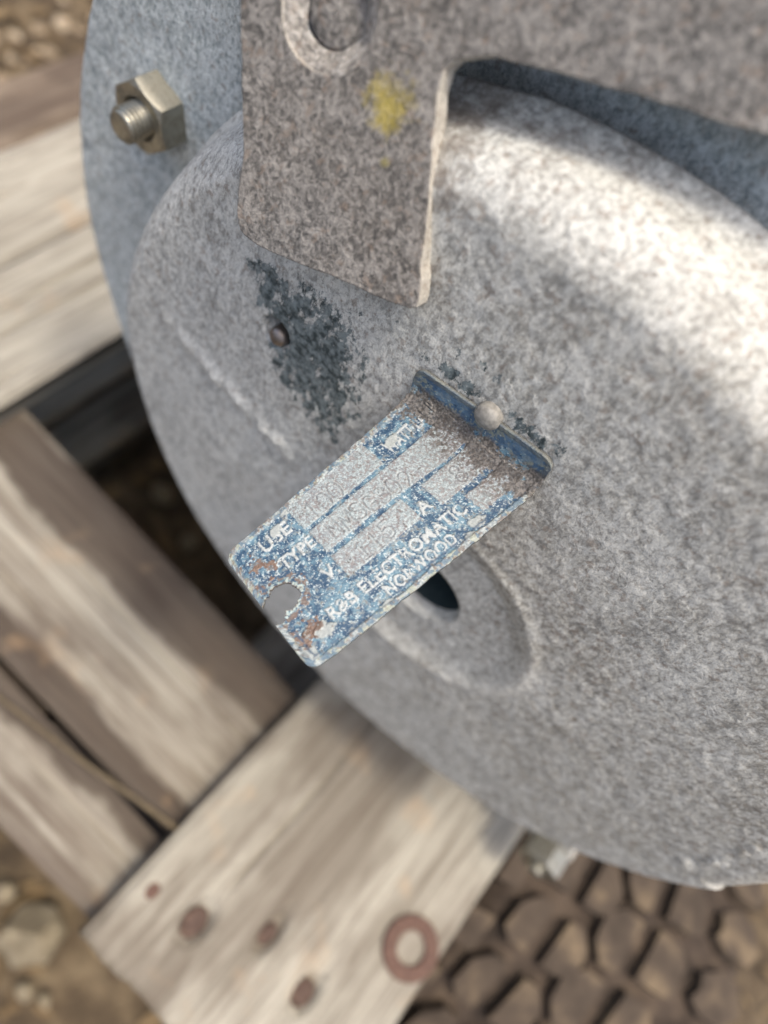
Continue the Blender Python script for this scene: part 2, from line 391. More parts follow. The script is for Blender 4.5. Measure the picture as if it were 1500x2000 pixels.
b1 = board('deck_board', .0405, .1765, -.027, .78, zt, .018, MAT['wood_y'], pallet, 11, dimples=[(nl[0][0], nl[0][1], .0078, .0100, .0075), (nl[1][0], nl[1][1], .0055, .0125, .006), (nl[2][0], nl[2][1], .0065, .0105, .0075)])
for p, r in ((nl[0], .0055), (nl[1], .0040), (nl[2], .0048)):
    bm = bmesh.new(); bmesh.ops.create_uvsphere(bm, u_segments=20, v_segments=8, radius=1)
    V = np.array([v.co[:] for v in bm.verts]); Fc = [[v.index for v in f.verts] for f in bm.faces]; bm.free()
    mesh('nail_head', V * [r, r * 1.35, .0012] + [p[0], p[1] - .001, zt - .0052], Fc, MAT['nail'], b1)
p = on_level(290, 1732); bm = bmesh.new(); bmesh.ops.create_uvsphere(bm, u_segments=16, v_segments=8, radius=1)
V = np.array([v.co[:] for v in bm.verts]); Fc = [[v.index for v in f.verts] for f in bm.faces]; bm.free()
mesh('nail_head', V * [.0038, .0045, .0012] + [p[0] + .002, p[1], zt - .0002], Fc, MAT['rust'], b1)
board('deck_board', -.2395, -.1735, -.06, .78, zt, .018, MAT['wood_y'], pallet, 23, cracks=4)
board('deck_board', -.3035, -.2410, -.06, .78, zt - .001, .018, MAT['wood_y'], pallet, 27, cracks=2)
o = board('deck_board', -.3520, -.3060, -.06, .78, zt - .009, .018, MAT['wood_y_shade'], pallet, 31, cracks=2); o['label'] = 'deck board at the far edge, shade painted into its darker colour'
zs = zt - .0185
for k, (y0, y1) in enumerate(((.026, .1165), (-.022, .0215), (.33, .45), (.65, .77))):
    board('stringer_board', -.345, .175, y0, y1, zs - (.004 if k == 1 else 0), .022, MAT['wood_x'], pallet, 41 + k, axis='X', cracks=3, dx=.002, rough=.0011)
for bx in (-.30, -.09, .12):
    for by in (.045, .39, .71):
        board('spacer_block', bx - .045, bx + .045, by - .05, by + .05, zs - .0265, .077, MAT['wood_low_shade'], pallet, int(100 + bx * 50 + by * 90), dx=.01, dy=.01)
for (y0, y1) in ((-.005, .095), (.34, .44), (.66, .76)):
    board('bottom_board', -.345, .175, y0, y1, zs - .104, .0165, MAT['wood_low_shade'], pallet, 77, axis='X', dx=.01, dy=.01)
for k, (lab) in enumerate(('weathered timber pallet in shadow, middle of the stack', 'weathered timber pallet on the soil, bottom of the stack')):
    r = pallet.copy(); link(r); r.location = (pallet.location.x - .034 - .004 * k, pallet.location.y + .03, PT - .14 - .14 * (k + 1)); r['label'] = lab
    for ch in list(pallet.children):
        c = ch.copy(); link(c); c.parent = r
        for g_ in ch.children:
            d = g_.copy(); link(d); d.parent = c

# washer lying on the board
def washer():
    p = on_level(800, 1851); p[2] = PT + .0008
    th = np.linspace(0, 2 * np.pi, 72, endpoint=False)
    prof = resample([(.0076, .0002), (.0076, .0015), (.0081, .0019), (.0142, .0019), (.0147, .0015), (.0147, .0002), (.0142, 0), (.0081, 0), (.0076, .0002)], .0006)
    R = prof[:, 0][:, None] + .0003 * (fbm(th[None] * 4, prof[:, 0][:, None] * 900, 0, 3, 4) - .5); Z = prof[:, 1][:, None] + .0004 * (fbm(th[None] * 7, prof[:, 0][:, None] * 500, 0, 3, 9) - .5)
    V = np.stack([R * np.cos(th), R * np.sin(th), Z + 0 * th], -1).reshape(-1, 3) + p
    o = mesh('washer', V, quads(len(prof), 72, True)[:, ::-1], MAT['rust'], loc=p)
    tag(o, 'round rusty washer lying flat on the pallet board near its right edge', 'washer')
washer()
a = on_level(-40, 1335, zs + .001); b = on_level(150, 1480, zs + .004); c = on_level(262, 1560, zs + .003); d = on_level(375, 1642, zs + .002)
tw = resample([a, b, c, d], .006); tw[:, 2] += .005 + .0015 * np.sin(np.arange(len(tw)) * .5)
o = tube('dry_twig', tw, np.linspace(.0009, .0015, len(tw)), MAT['twig']); tag(o, 'thin dark dry twig lying across the dark-banded lower boards', 'twig')

# ================================================================== TYRE
def tyre():
    R, cy, zc, x0, x1 = .20, .165, .204, .186, .358
    t = empty('tyre', (.27, cy, 0), 'muddy brown off-road tyre with chunky tread blocks standing beside the pallet', 'tyre')
    prof = [(.10, -.070), (.115, -.083), (.15, -.086), (.180, -.083), (.190, -.072), (.1925, -.05), (.193, 0), (.1925, .05), (.190, .072), (.180, .083), (.15, .086), (.115, .083), (.10, .070)]
    P = resample(prof, .004); th = np.linspace(0, 2 * np.pi, 240, endpoint=False)
    V = np.stack([.272 + P[:, 1][:, None] + 0 * th, cy + P[:, 0][:, None] * np.sin(th), zc + P[:, 0][:, None] * np.cos(th)], -1).reshape(-1, 3)
    V += (.0012 * (fbm(V[:, 0] * 60, V[:, 1] * 60, V[:, 2] * 60, 3, 8) - .5))[:, None]
    mesh('casing', V, quads(len(P), 240, True), MAT['rubber_dark'], t)
    pitch = .0395; NB = int(round(2 * math.pi * R / pitch)); pitch = 2 * math.pi * R / NB
    def blk(px, py, poly, jag=0):
        return (px, py, [((x - px) * .97, (y - py) * .97) for x, y in poly], jag)
    cols = [
        blk(.2150, .1240, [(.2058, .1275), (.2135, .1385), (.2235, .1398), (.2250, .1095), (.2135, .1075), (.2065, .1120)]),
        blk(.2420, .1270, [(.2330, .1395), (.2430, .1420), (.2515, .1340), (.2530, .1215), (.2455, .1125), (.2330, .1105)]),
        blk(.2600, .1515, [(.2474, .1570), (.2566, .1675), (.2712, .1695), (.2714, .1360), (.2596, .1330), (.2500, .1420)]),
        blk(.2940, .1600, [(.2815, .1740), (.2990, .1765), (.3060, .1680), (.3055, .1580), (.3085, .1520), (.3015, .1455), (.2822, .1420)]),
        blk(.3280, .1700, [(.3160, .1745), (.3230, .1800), (.3290, .1855), (.3420, .1850), (.3500, .1720), (.3430, .1580), (.3260, .1540), (.3160, .1580), (.3190, .1660)]),
        blk(.1960, .1400, [(.1860, .1480), (.2000, .1520), (.2010, .1300), (.1870, .1270)])]
    yt = cy
    for (px, py, poly, jag) in cols:
        n = len(poly); base = []
        for kk in (0,):
            V = []
            ins = [(x * .97, y * .97) for x, y in poly]
            mid_ = [(x * .5, y * .5) for x, y in poly]
            for ring, h in ((poly, -.002), (poly, .0074), (ins, .0079), (mid_, .0079)):
                for x, y in ring: V.append((x, y, h))
            V.append((0, 0, .0079))
            Fc = []
            for r_ in range(3):
                for q in range(n): Fc.append((r_ * n + q, r_ * n + (q + 1) % n, (r_ + 1) * n + (q + 1) % n, (r_ + 1) * n + q))
            Fc += [(3 * n + q, 3 * n + (q + 1) % n, 4 * n) for q in range(n)]
            V = np.array(V); ang = V[:, 1] / R; rr = .1935 + V[:, 2]
            drop = .0  # shoulder curvature
            W_ = np.stack([V[:, 0], rr * np.sin(ang), rr * np.cos(ang) ], -1)
            ar = sum(poly[q][0] * poly[(q + 1) % n][1] - poly[(q + 1) % n][0] * poly[q][1] for q in range(n))
            if ar < 0: Fc = [f[::-1] for f in Fc]
        a0 = (py - yt) / R
        first = None
        for i in range(NB):
            an = a0 + i * 2 * math.pi / NB
            deg = (math.degrees(an) + 180) % 360 - 180
            if abs(deg) > 75: continue
            if first is None:
                o = mesh('tread_block', W_ + np.array([.27, cy, 0]), Fc, MAT['rubber'], t, smooth=False); first = o
            else:
                o = first.copy(); link(o); o.parent = t
            drop = max(0, abs(px - .272) - .045) * .09
            o.location = (px - .27, 0, zc - drop + .0008 * rnd.uniform(-1, 1)); o.rotation_euler = (-an, 0, rnd.uniform(-.02, .02))
tyre()

# ================================================================== MOTOR HOUSING
motor = empty('motor_housing', (CEN[0], .28, PT), 'weathered grey cast metal housing with round drum face, flange, bracket and bent blue nameplate', 'machine')
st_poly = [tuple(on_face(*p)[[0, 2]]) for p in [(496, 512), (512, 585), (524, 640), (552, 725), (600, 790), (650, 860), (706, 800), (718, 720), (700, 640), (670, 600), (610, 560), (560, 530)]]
def drum():
    R1 = .1300
    base = [(.0139, -.006), (.0139, TF - .0032), (.0143, TF - .0024), (.0147, TF - .0016)]
    prof = resample(base, .0006).tolist()
    face = []
    for r in np.arange(.0148, .1175, .00055):
        t = TF + .0028 - .0030 * (r / .118) ** 2.4                           # slightly domed
        dish = -.0024 * (1 - sstep(.0310, .0400, r)) + .0005 * math.exp(-((r - .0405) / .0020) ** 2)
        face.append((r, t + dish))
    prof += face
    for a_ in np.linspace(0, math.pi / 2, 44):                               # rounded shoulder
        prof.append((.1180 + .0120 * math.sin(a_), TF - .0145 + .0143 * math.cos(a_)))
    prof += [(.1305, .0045), (.1318, .0020), (.1330, .0006), (.1322, -.0012), (.1270, -.0020), (.1262, -.0108)]
    prof = np.array(prof)
    head, tail = prof[:-6], resample(prof[-6:], .0007)
    prof = np.vstack([head, tail])
    alt = prof.copy(); ns = 44; i0 = len(head) - ns                          # a tighter shoulder for the sides and the bottom
    for k, a_ in enumerate(np.linspace(0, math.pi / 2, ns)): alt[i0 + k] = (.1232 + .0072 * math.sin(a_), TF - .0068 + .0068 * math.cos(a_))
    fi = (alt[:i0, 0] > .100); kf = np.where(fi)[0]
    alt[kf, 0] = prof[kf, 0] + (alt[kf, 0] - .100) / (.1175 - .100) * .0052
    delta = (alt - prof)
    def disp(R, TH, T):
        x, z = R * np.cos(TH), R * np.sin(TH)
        m = sstep(.0145, .018, R)
        d = .0007 * (fbm(x * 55, z * 55, T * 55, 4, 2) - .5) + .0005 * (fbm(x * 330, z * 330, T * 330, 3, 6) - .5)
        # cast bead running straight across the face through the centre
        off = z - .0012 + .004 * (fbm(x * 40, 1.5, 0, 2, 5) - .5)
        bead = np.exp(-(off / .0027) ** 2) * np.clip(2.6 * fbm(x * 230, z * 230, 0, 3, 12) - .65, 0, 2) * sstep(.050, .060, R) * (1 - sstep(.108, .1115, R))
        d += .0013 * bead * (np.cos(TH) < 0)
        bead2 = np.exp(-((R - .1125) / .0016) ** 2) * sstep(-.12, .0, TH - 2 * np.pi * (TH > 4)) * (1 - sstep(.25, .40, TH - 2 * np.pi * (TH > 4)))
        d += (.0012 * bead2 * (fbm(x * 260, z * 260, 0, 3, 14) * 2.4 - .9))
        lip = np.exp(-((R - .1215) / .0016) ** 2) * sstep(1.9, 2.2, TH) * (1 - sstep(3.0, 3.4, TH))
        d += .00035 * lip * (.6 + .8 * fbm(x * 420, z * 420, 0, 2, 21))
        # broken hollow round the left over rivet
        q = on_face(541, 650); rr = np.hypot(x + CEN[0] - q[0] - .0004, z + CEN[2] - q[2] - .0016)
        d -= .0055 * (1 - sstep(.0042, .0048, rr + .0012 * (fbm(x * 420, z * 420, 0, 2, 33) - .5)))
        rad = sstep(.124, .1295, R); deg = np.degrees(TH) % 360
        wgt = 1 - sstep(-25, 25, np.where(deg > 270, deg - 360, deg)) * (1 - sstep(160, 190, deg))
        return rad * d * .8 + delta[:, 0][:, None] * wgt, (1 - rad) * d * m + delta[:, 1][:, None] * wgt
    V, Fc, R, TH = revolve(prof, 1000, CEN, disp)
    x, z = V[:, 0], V[:, 2]
    cx_, cz_ = np.mean([p[0] for p in st_poly]), np.mean([p[1] for p in st_poly])
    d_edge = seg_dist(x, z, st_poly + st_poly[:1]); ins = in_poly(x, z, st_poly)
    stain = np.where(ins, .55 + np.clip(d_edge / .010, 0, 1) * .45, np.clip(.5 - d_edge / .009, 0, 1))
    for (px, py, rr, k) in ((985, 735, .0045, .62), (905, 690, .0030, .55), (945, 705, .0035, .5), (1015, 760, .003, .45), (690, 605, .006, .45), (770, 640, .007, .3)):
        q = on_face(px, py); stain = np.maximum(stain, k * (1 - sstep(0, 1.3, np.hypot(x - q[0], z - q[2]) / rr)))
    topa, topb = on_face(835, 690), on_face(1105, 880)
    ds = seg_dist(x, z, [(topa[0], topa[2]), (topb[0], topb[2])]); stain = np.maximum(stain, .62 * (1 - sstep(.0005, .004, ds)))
    brown = 0 * x
    for (px, py, rr, k) in ((890, 250, .012, .9), (900, 330, .010, .75), (880, 420, .008, .5), (1050, 300, .012, .55), (1200, 330, .005, .8), (860, 560, .007, .5), (1000, 1000, .012, .35), (1130, 1050, .02, .22)):
        q = on_face(px, py, TF - (.010 if py < 350 else 0)); brown = np.maximum(brown, k * (1 - sstep(0, 1.5, np.hypot(x - q[0], z - q[2]) / rr)))
    rr_ = np.hypot(x - CEN[0], z - CEN[2]); an = np.arctan2(z - CEN[2], x - CEN[0])
    chalk = .50 * np.exp(-((rr_ - .0405) / .0030) ** 2) * (1 - sstep(.2, 1.3, abs(an + .1)))
    chalk += .16 * np.exp(-((z - CEN[2] - .001) / .004) ** 2) * (x < CEN[0]) * sstep(.05, .06, rr_) * (1 - sstep(.106, .111, rr_))
    chalk += .12 * np.exp(-((rr_ - .0150) / .0011) ** 2)
    o = mesh('drum', V, Fc[:, ::-1], MAT['cup'], motor, attrs=dict(stain=stain, brown=brown, chalk=chalk))
    o['label'] = 'round drum cover of mottled grey oxidised metal'
    # bottom of the shaft hole
    V, Fc, _, _ = revolve([(.0004, -.0058), (.006, -.0057), (.0125, -.0056), (.0136, -.004), (.0137, .004), (.01375, TF - .0045)], 48, CEN)
    hb = mesh('hole_plug', V, Fc[:, ::-1], MAT['dark_hole'], o); hb['label'] = 'dark blue-green lining of the centre hole'
    return o
drum_o = drum()
def flange():
    prof = resample([(.120, -.0105), (.1840, -.0105), (.1853, -.0112), (.1860, -.0130), (.1860, -.0200), (.1850, -.0218), (.120, -.022)], .0008)
    def disp(R, TH, T):
        x, z = R * np.cos(TH), R * np.sin(TH)
        dg_ = np.degrees(TH) % 360; dg_ = np.where(dg_ > 180, dg_ - 360, dg_); cut = sstep(-38, -26, dg_) * (1 - sstep(35, 60, dg_)) * sstep(.15, .185, R)
        d = .0010 * (fbm(x * 30, z * 30, T * 30, 3, 61) - .5) + .0005 * (fbm(x * 260, z * 260, T * 200, 3, 66) - .5)
        return .6 * d - .026 * cut, d
    V, Fc, R, TH = revolve(prof, 900, CEN, disp)
    o = mesh('flange', V, Fc[:, ::-1], MAT['flange'], motor); o['label'] = 'larger blue grey flange disc behind the drum'
    prof = resample([(.05, -.0215), (.1580, -.0215), (.1600, -.0240), (.1600, -.24), (.150, -.26), (.02, -.262), (.001, -.262)], .006)
    V, Fc, R, TH = revolve(prof, 160, CEN, lambda R, TH, T: (.0006 * (fbm(R * np.cos(TH) * 60, T * 60, R * np.sin(TH) * 60, 3, 5) - .5), 0 * R))
    b = mesh('body_shell', V, Fc[:, ::-1], MAT['flange'], motor)
    # lug that carries the lower stud
    return o
flange_o = flange()
# ear for the lower nut, foot under the flange
def prism(name, poly, y0, y1, mat, parent, bev=.0015):
    bm = bmesh.new(); vs = [bm.verts.new((x, y0, z)) for x, z in poly]; f = bm.faces.new(vs)
    r = bmesh.ops.extrude_face_region(bm, geom=[f]); bmesh.ops.translate(bm, verts=[v for v in r['geom'] if isinstance(v, bmesh.types.BMVert)], vec=(0, y1 - y0, 0))
    bmesh.ops.recalc_face_normals(bm, faces=bm.faces[:]); bmesh.ops.bevel(bm, geom=[e for e in bm.edges if abs((e.verts[0].co - e.verts[1].co).y) < 1e-6], offset=bev, segments=3, affect='EDGES', profile=.5)
    V = np.array([v.co[:] for v in bm.verts]); Fc = [[v.index for v in f.verts] for f in bm.faces]; bm.free()
    return mesh(name, V, Fc, mat, parent)
eq = on_face(1062, 1672, -.004); ec = (eq[0], eq[2]); er = .0115
pol = [(ec[0] + er * math.cos(a_), ec[1] + er * math.sin(a_)) for a_ in np.linspace(math.radians(-120), math.radians(35), 22)] + [(CEN[0] + .120, CEN[2] - .085), (CEN[0] + .07, CEN[2] - .135)]
prism('lug', pol, CEN[1] + .0100, CEN[1] + .0225, MAT['cup'], motor)
pol = [(CEN[0] - .02, PT + .0003), (CEN[0] + .115, PT + .0003), (CEN[0] + .110, PT + .03), (CEN[0] + .05, PT + .05), (CEN[0] - .02, PT + .05)]
prism('foot', pol, CEN[1] + .024, CEN[1] + .20, MAT['flange'], motor)

def revo(prof, n, org, ax_y=-1):
    th = np.linspace(0, 2 * np.pi, n, endpoint=False); P = np.array(prof)
    V = np.stack([org[0] + P[:, 0][:, None] * np.cos(th), org[1] - P[:, 1][:, None] + 0 * th, org[2] + P[:, 0][:, None] * np.sin(th)], -1).reshape(-1, 3)
    return V, quads(len(P), n, True)[:, ::-1]
def nut_stud(cx, cz, ybase, af, h, sr, sl, rot, label, th_pitch=.0014):
    """hexagon nut with chamfered corners on a threaded stud, axis towards -Y"""
    n = 144; th = np.linspace(0, 2 * np.pi, n, endpoint=False)
    hexr = (af / 2) / np.cos(((th - rot + np.pi / 6) % (np.pi / 3)) - np.pi / 6)
    rc = af / 2 * .985; rows = []
    rin = sr * 1.02
    rows.append((np.full(n, rin), np.full(n, -.0)))
    rows.append((np.full(n, rin), np.full(n, h - .0012)))
    rows.append((np.full(n, rin + .0011), np.full(n, h)))
    rows.append((np.full(n, rc * .97), np.full(n, h)))
    for f in (0, .2, .4, .6, .8, 1.0):
        r = np.minimum(rc + (hexr - rc) * f, hexr); r = np.maximum(r, rc * .975 + f * .00008)
        rows.append((r, h - np.maximum(r - rc, 0) * .58))
    last = rows[-1]
    rows.append((last[0] + .00008, last[1] - .00025))
    for f in (.6, .3, 0.0): rows.append((hexr + .00008, np.full(n, h * f)))
    V = np.stack([np.stack([cx + r * np.cos(th), ybase - t, cz + r * np.sin(th)], -1) for r, t in rows]).reshape(-1, 3)
    nu = mesh('hex_nut', V, quads(len(rows), n, True)[:, ::-1], MAT['zinc'], motor); nu['label'] = label
    me = nu.data
    bm = bmesh.new(); bm.from_mesh(me)
    for e in bm.edges:
        if len(e.link_faces) == 2 and e.calc_face_angle(0) > math.radians(28): e.smooth = False
    bm.to_mesh(me); bm.free()
    # stud: true helix thread
    m = 64; turns_len = h + sl; K = int(turns_len / (th_pitch / 8)); th2 = np.linspace(0, 2 * np.pi, m, endpoint=False)
    rows = []
    for k in range(K + 1):
        t = k * th_pitch / 8
        ph = (t / th_pitch - th2 / (2 * np.pi)) % 1.0
        tri = 1 - abs(2 * ph - 1)
        r = sr - .0009 * sstep(.1, .9, 1 - tri); r = r * (1 - .12 * sstep(turns_len - .0009, turns_len, t))
        rows.append(np.stack([cx + r * np.cos(th2), np.full(m, ybase - t), cz + r * np.sin(th2)], -1))
    for rr in (.8, .45, .02): rows.append(np.stack([cx + sr * rr * np.cos(th2), np.full(m, ybase - turns_len - .00025), cz + sr * rr * np.sin(th2)], -1))
    V = np.concatenate(rows); stv = mesh('threaded_stud', V, quads(len(rows), m, True)[:, ::-1], MAT['zinc'], nu)
q = on_face(318, 212, -.0105)
nut_stud(q[0], q[2], CEN[1] + .0105, .0188, .0088, .0051, .0064, math.radians(20), 'dull zinc hex nut on the upper left of the flange')
nut_stud(ec[0], ec[1], CEN[1] + .0102, .0185, .0125, .0046, .003, math.radians(10), 'pale blurred hex nut on the lug below the drum')

# bracket: flat cast plate in front of the drum, leaning back towards its top
TB = math.radians(23); bn = np.array([0, -math.cos(TB), math.sin(TB)])
bd = float(bn @ (np.array([0, .0965, -.12])))
def on_br(x, y):
    r = w(ray(x, y)); return r * (bd / (bn @ r)) + np.array([0, 0, CAMZ])
bu = np.array([1., 0, 0]); bv = np.array([0, math.sin(TB), math.cos(TB)])
b0 = on_br(640, 400)
def br2(x, y): p = on_br(x, y) - b0; return (p @ bu, p @ bv)
def spline2(kind_pts):
    return [br2(*p) for p in kind_pts]
outline = [br2(*p) for p in [(467, -260), (470, 0), (474, 150), (477, 300), (468, 370), (466, 420), (474, 452), (500, 474), (560, 500), (640, 534), (720, 568), (800, 600), (806, 602), (812, 594), (818, 520), (832, 380), (845, 250), (852, 175), (862, 130), (885, 112), (960, 108), (1060, 128), (1200, 168), (1350, 215), (1530, 268), (1750, 345)]]
outline += [(outline[-1][0] + .03, outline[-1][1] + .05), (outline[0][0], outline[-1][1] + .06)]
hc = br2(640, 22)
def bracket():
    cu = bpy.data.curves.new('tmp', 'CURVE'); cu.dimensions = '2D'; cu.fill_mode = 'BOTH'; cu.extrude = .0023; cu.bevel_depth = .0004; cu.bevel_resolution = 3
    def add(pts):
        sp = cu.splines.new('POLY'); sp.points.add(len(pts) - 1); sp.use_cyclic_u = True
        for p, (x, y) in zip(sp.points, pts): p.co = (x, y, 0, 1)
    P = np.array(outline); P = resample(np.vstack([P, P[:1]]), .0012)[:-1]
    k = np.arange(len(P)); P = P + (np.stack([vnoise(k * .35, 0, 0, 3), vnoise(k * .35, 5, 0, 4)], -1) - .5) * .0005
    add([tuple(p) for p in P])
    add([(hc[0] + .0097 * math.cos(-t), hc[1] + .0097 * math.sin(-t)) for t in np.linspace(0, 2 * math.pi, 60, endpoint=False)])
    ob = bpy.data.objects.new('tmp', cu); link(ob); dg = bpy.context.evaluated_depsgraph_get(); dg.update()
    me = bpy.data.meshes.new_from_object(ob.evaluated_get(dg)); bpy.data.objects.remove(ob)
    V = np.array([v.co[:] for v in me.vertices]); Fc = [list(p.vertices) for p in me.polygons]; bpy.data.meshes.remove(me)
    W_ = b0 + V[:, :1] * bu + V[:, 1:2] * bv + V[:, 2:3] * bn
    W_ = W_ - bn * .0027
    lo = ORG[motor.name]
    def loc(px, py): return tuple(on_br(px, py) - lo)
    spots = [(loc(762, 205), .0058, (.33, .265, .05)), (loc(752, 318), .0012, (.24, .21, .08))]
    m = cast_metal('bracket_grey', (.14, .135, .127), (.145, .127, .106), (.30, .285, .26), (.052, .05, .047), .7, (1, 1, .8), .0004, spots=spots, speck=.75)
    MAT['bracket'] = m
    o = mesh('bracket', W_, Fc, m, motor); edge_m = cast_metal('sunlit_edge', (.42, .40, .35), (.40, .36, .30), (.56, .54, .48), (.20, .18, .15), .6, (1, 1, 1), .0003, speck=.3); o.data.materials.append(edge_m)  # side faces take a paler metal, sunlight painted into their colour
    for pl in o.data.polygons:
        if abs(Vector(pl.normal).dot(Vector(bn))) < .5: pl.material_index = 1
    o['label'] = 'darker grey L-shaped bracket arm in front of the drum with yellow paint flecks'
    o.data.polygons.foreach_set('use_smooth', np.zeros(len(Fc), bool))
    c = b0 + hc[0] * bu + hc[1] * bv
    # bolt head sunk in the hole of the bracket
    th = np.linspace(0, 2 * np.pi, 48, endpoint=False); V = []
    lt = cast_metal('scuffed_seat', (.27, .255, .23), (.25, .22, .19), (.50, .48, .44), (.10, .095, .085), .6, (1, 1, 1), .0006, speck=.6)
    W2 = []
    for r in np.linspace(.0100, .0058, 16):
        f_ = (.0100 - r) / .0042
        for t in th: W2.append(c + r * math.cos(t) * bu + r * math.sin(t) * bv + (-.0001 - .0030 * f_ ** 1.2 + .0030 * (float(fbm(np.array([math.cos(t) * 2.3 + 5]), np.array([math.sin(t) * 2.3]), r * 500, 3, 8)[0]) - .5)) * bn)
    mesh('countersink', W2, quads(16, 48, True), lt, o)
    for r, h in ((.0062, -.0050), (.0061, -.0036), (.0050, -.0031), (.0030, -.0027), (.0002, -.0025)):
        for t in th: V.append(c + r * math.cos(t) * bu + r * math.sin(t) * bv + h * bn)
    k = mesh('bolt_head', V, quads(5, 48, True), m, o)
    # web joining the bracket to the flange above the frame
    A_ = b0 + (outline[0][0] + .004) * bu + outline[-1][1] * bv
bracket()
# web behind the arm, hidden by it, that fixes the bracket to the body
yb = lambda z: (bd + CAMZ * 0 - bn[2] * (z - CAMZ)) / bn[1]
pol = [(-.062, .745), (-.030, .745), (-.030, .778), (-.062, .778)]
prism('web', pol, yb(.762) + .0075, CEN[1] + .10, MAT['cup'], motor)

# rivets
def rivet(px, py, r, h, lift, parent, label, off=TF, ax=None):
    c = on_face(px, py, off + lift)
    prof = [(r * .96, -.002)] + [(r * math.cos(a_), h * math.sin(a_)) for a_ in np.linspace(0, math.pi / 2 - .02, 14)]
    prof[-1] = (.00003, h)
    V, Fc = revo([(r * .9, -.006)] + prof, 40, c)
    V = V + (.00012 * (fbm(V[:, 0] * 900, V[:, 1] * 900, V[:, 2] * 900, 3, 3) - .5))[:, None]
    o = mesh('rivet', V, Fc, MAT['zinc_dark'] if parent is drum_o else MAT['rivet'], parent); o['label'] = label; return o
rivet(545, 657, .0027, .0021, .0004, drum_o, 'brown metal rivet in its broken hollow, left over from the torn plate corner')

# ================================================================== NAMEPLATE
pa, pb = on_face(830, 703), on_face(1096, 890)
TA, TBp = w(ray(437, 1087)) * .160 + [0, 0, CAMZ], w(ray(608, 1314)) * .150 + [0, 0, CAMZ]
ed = pb - pa; ed /= np.linalg.norm(ed); gd = np.array([ed[2], 0, -ed[0]]); gd = gd if gd[2] < 0 else -gd
def edge(P0, T, s):
    P0 = P0 + np.array([0, -.0027, 0])
    c = P0 + gd * .0100; q_ = T - c; q_ = q_ / np.linalg.norm(q_)
    e0 = P0 + gd * .0055; e1 = c + q_ * .012
    pts = [P0] + [(1 - t) ** 2 * e0 + 2 * t * (1 - t) * c + t * t * e1 for t in np.linspace(0, 1, 40)] + [T]
    pts = np.array(pts)[::-1]; d = np.r_[0, np.cumsum(np.linalg.norm(np.diff(pts, axis=0), axis=1))]
    return np.stack([np.interp(np.asarray(s) * d[-1], d, pts[:, k]) for k in range(3)], -1)
LM, WM = 66.0, 34.0                         # plate size in mm
def text_tris(body, size, offset=.0, space=1.0):
    cu = bpy.data.curves.new('t', 'FONT'); cu.body = body; cu.size = size; cu.offset = offset; cu.space_character = space
    cu.align_x = 'CENTER'; cu.align_y = 'CENTER'; cu.resolution_u = 4
    ob = bpy.data.objects.new('t', cu); link(ob); dg = bpy.context.evaluated_depsgraph_get(); dg.update()
    me = bpy.data.meshes.new_from_object(ob.evaluated_get(dg)); bpy.data.objects.remove(ob)
    me.calc_loop_triangles()
    V = np.array([v.co[:2] for v in me.vertices]); T = np.array([t.vertices[:] for t in me.loop_triangles]); bpy.data.meshes.remove(me)
    return V, T
def raster(mask, X, Y, hx, hy, V, T):
    for t in T:
        a_, b_, c_ = V[t]
        i0, i1 = int((min(a_[0], b_[0], c_[0])) / hx) - 1, int((max(a_[0], b_[0], c_[0])) / hx) + 2
        j0, j1 = int((min(a_[1], b_[1], c_[1])) / hy) - 1, int((max(a_[1], b_[1], c_[1])) / hy) + 2
        i0, j0 = max(i0, 0), max(j0, 0); i1, j1 = min(i1, mask.shape[0]), min(j1, mask.shape[1])
        if i0 >= i1 or j0 >= j1: continue
        x, y = X[i0:i1, j0:j1], Y[i0:i1, j0:j1]
        def sg(p, q_): return (x - q_[0]) * (p[1] - q_[1]) - (p[0] - q_[0]) * (y - q_[1])
        s1, s2, s3 = sg(a_, b_), sg(b_, c_), sg(c_, a_)
        mask[i0:i1, j0:j1] |= ~(((s1 < 0) | (s2 < 0) | (s3 < 0)) & ((s1 > 0) | (s2 > 0) | (s3 > 0)))
def blur(a, n=1):
    for _ in range(n):
        p = np.pad(a, 1, mode='edge'); a = (p[:-2, 1:-1] + p[2:, 1:-1] + p[1:-1, :-2] + p[1:-1, 2:] + 4 * p[1:-1, 1:-1]) / 8
    return a
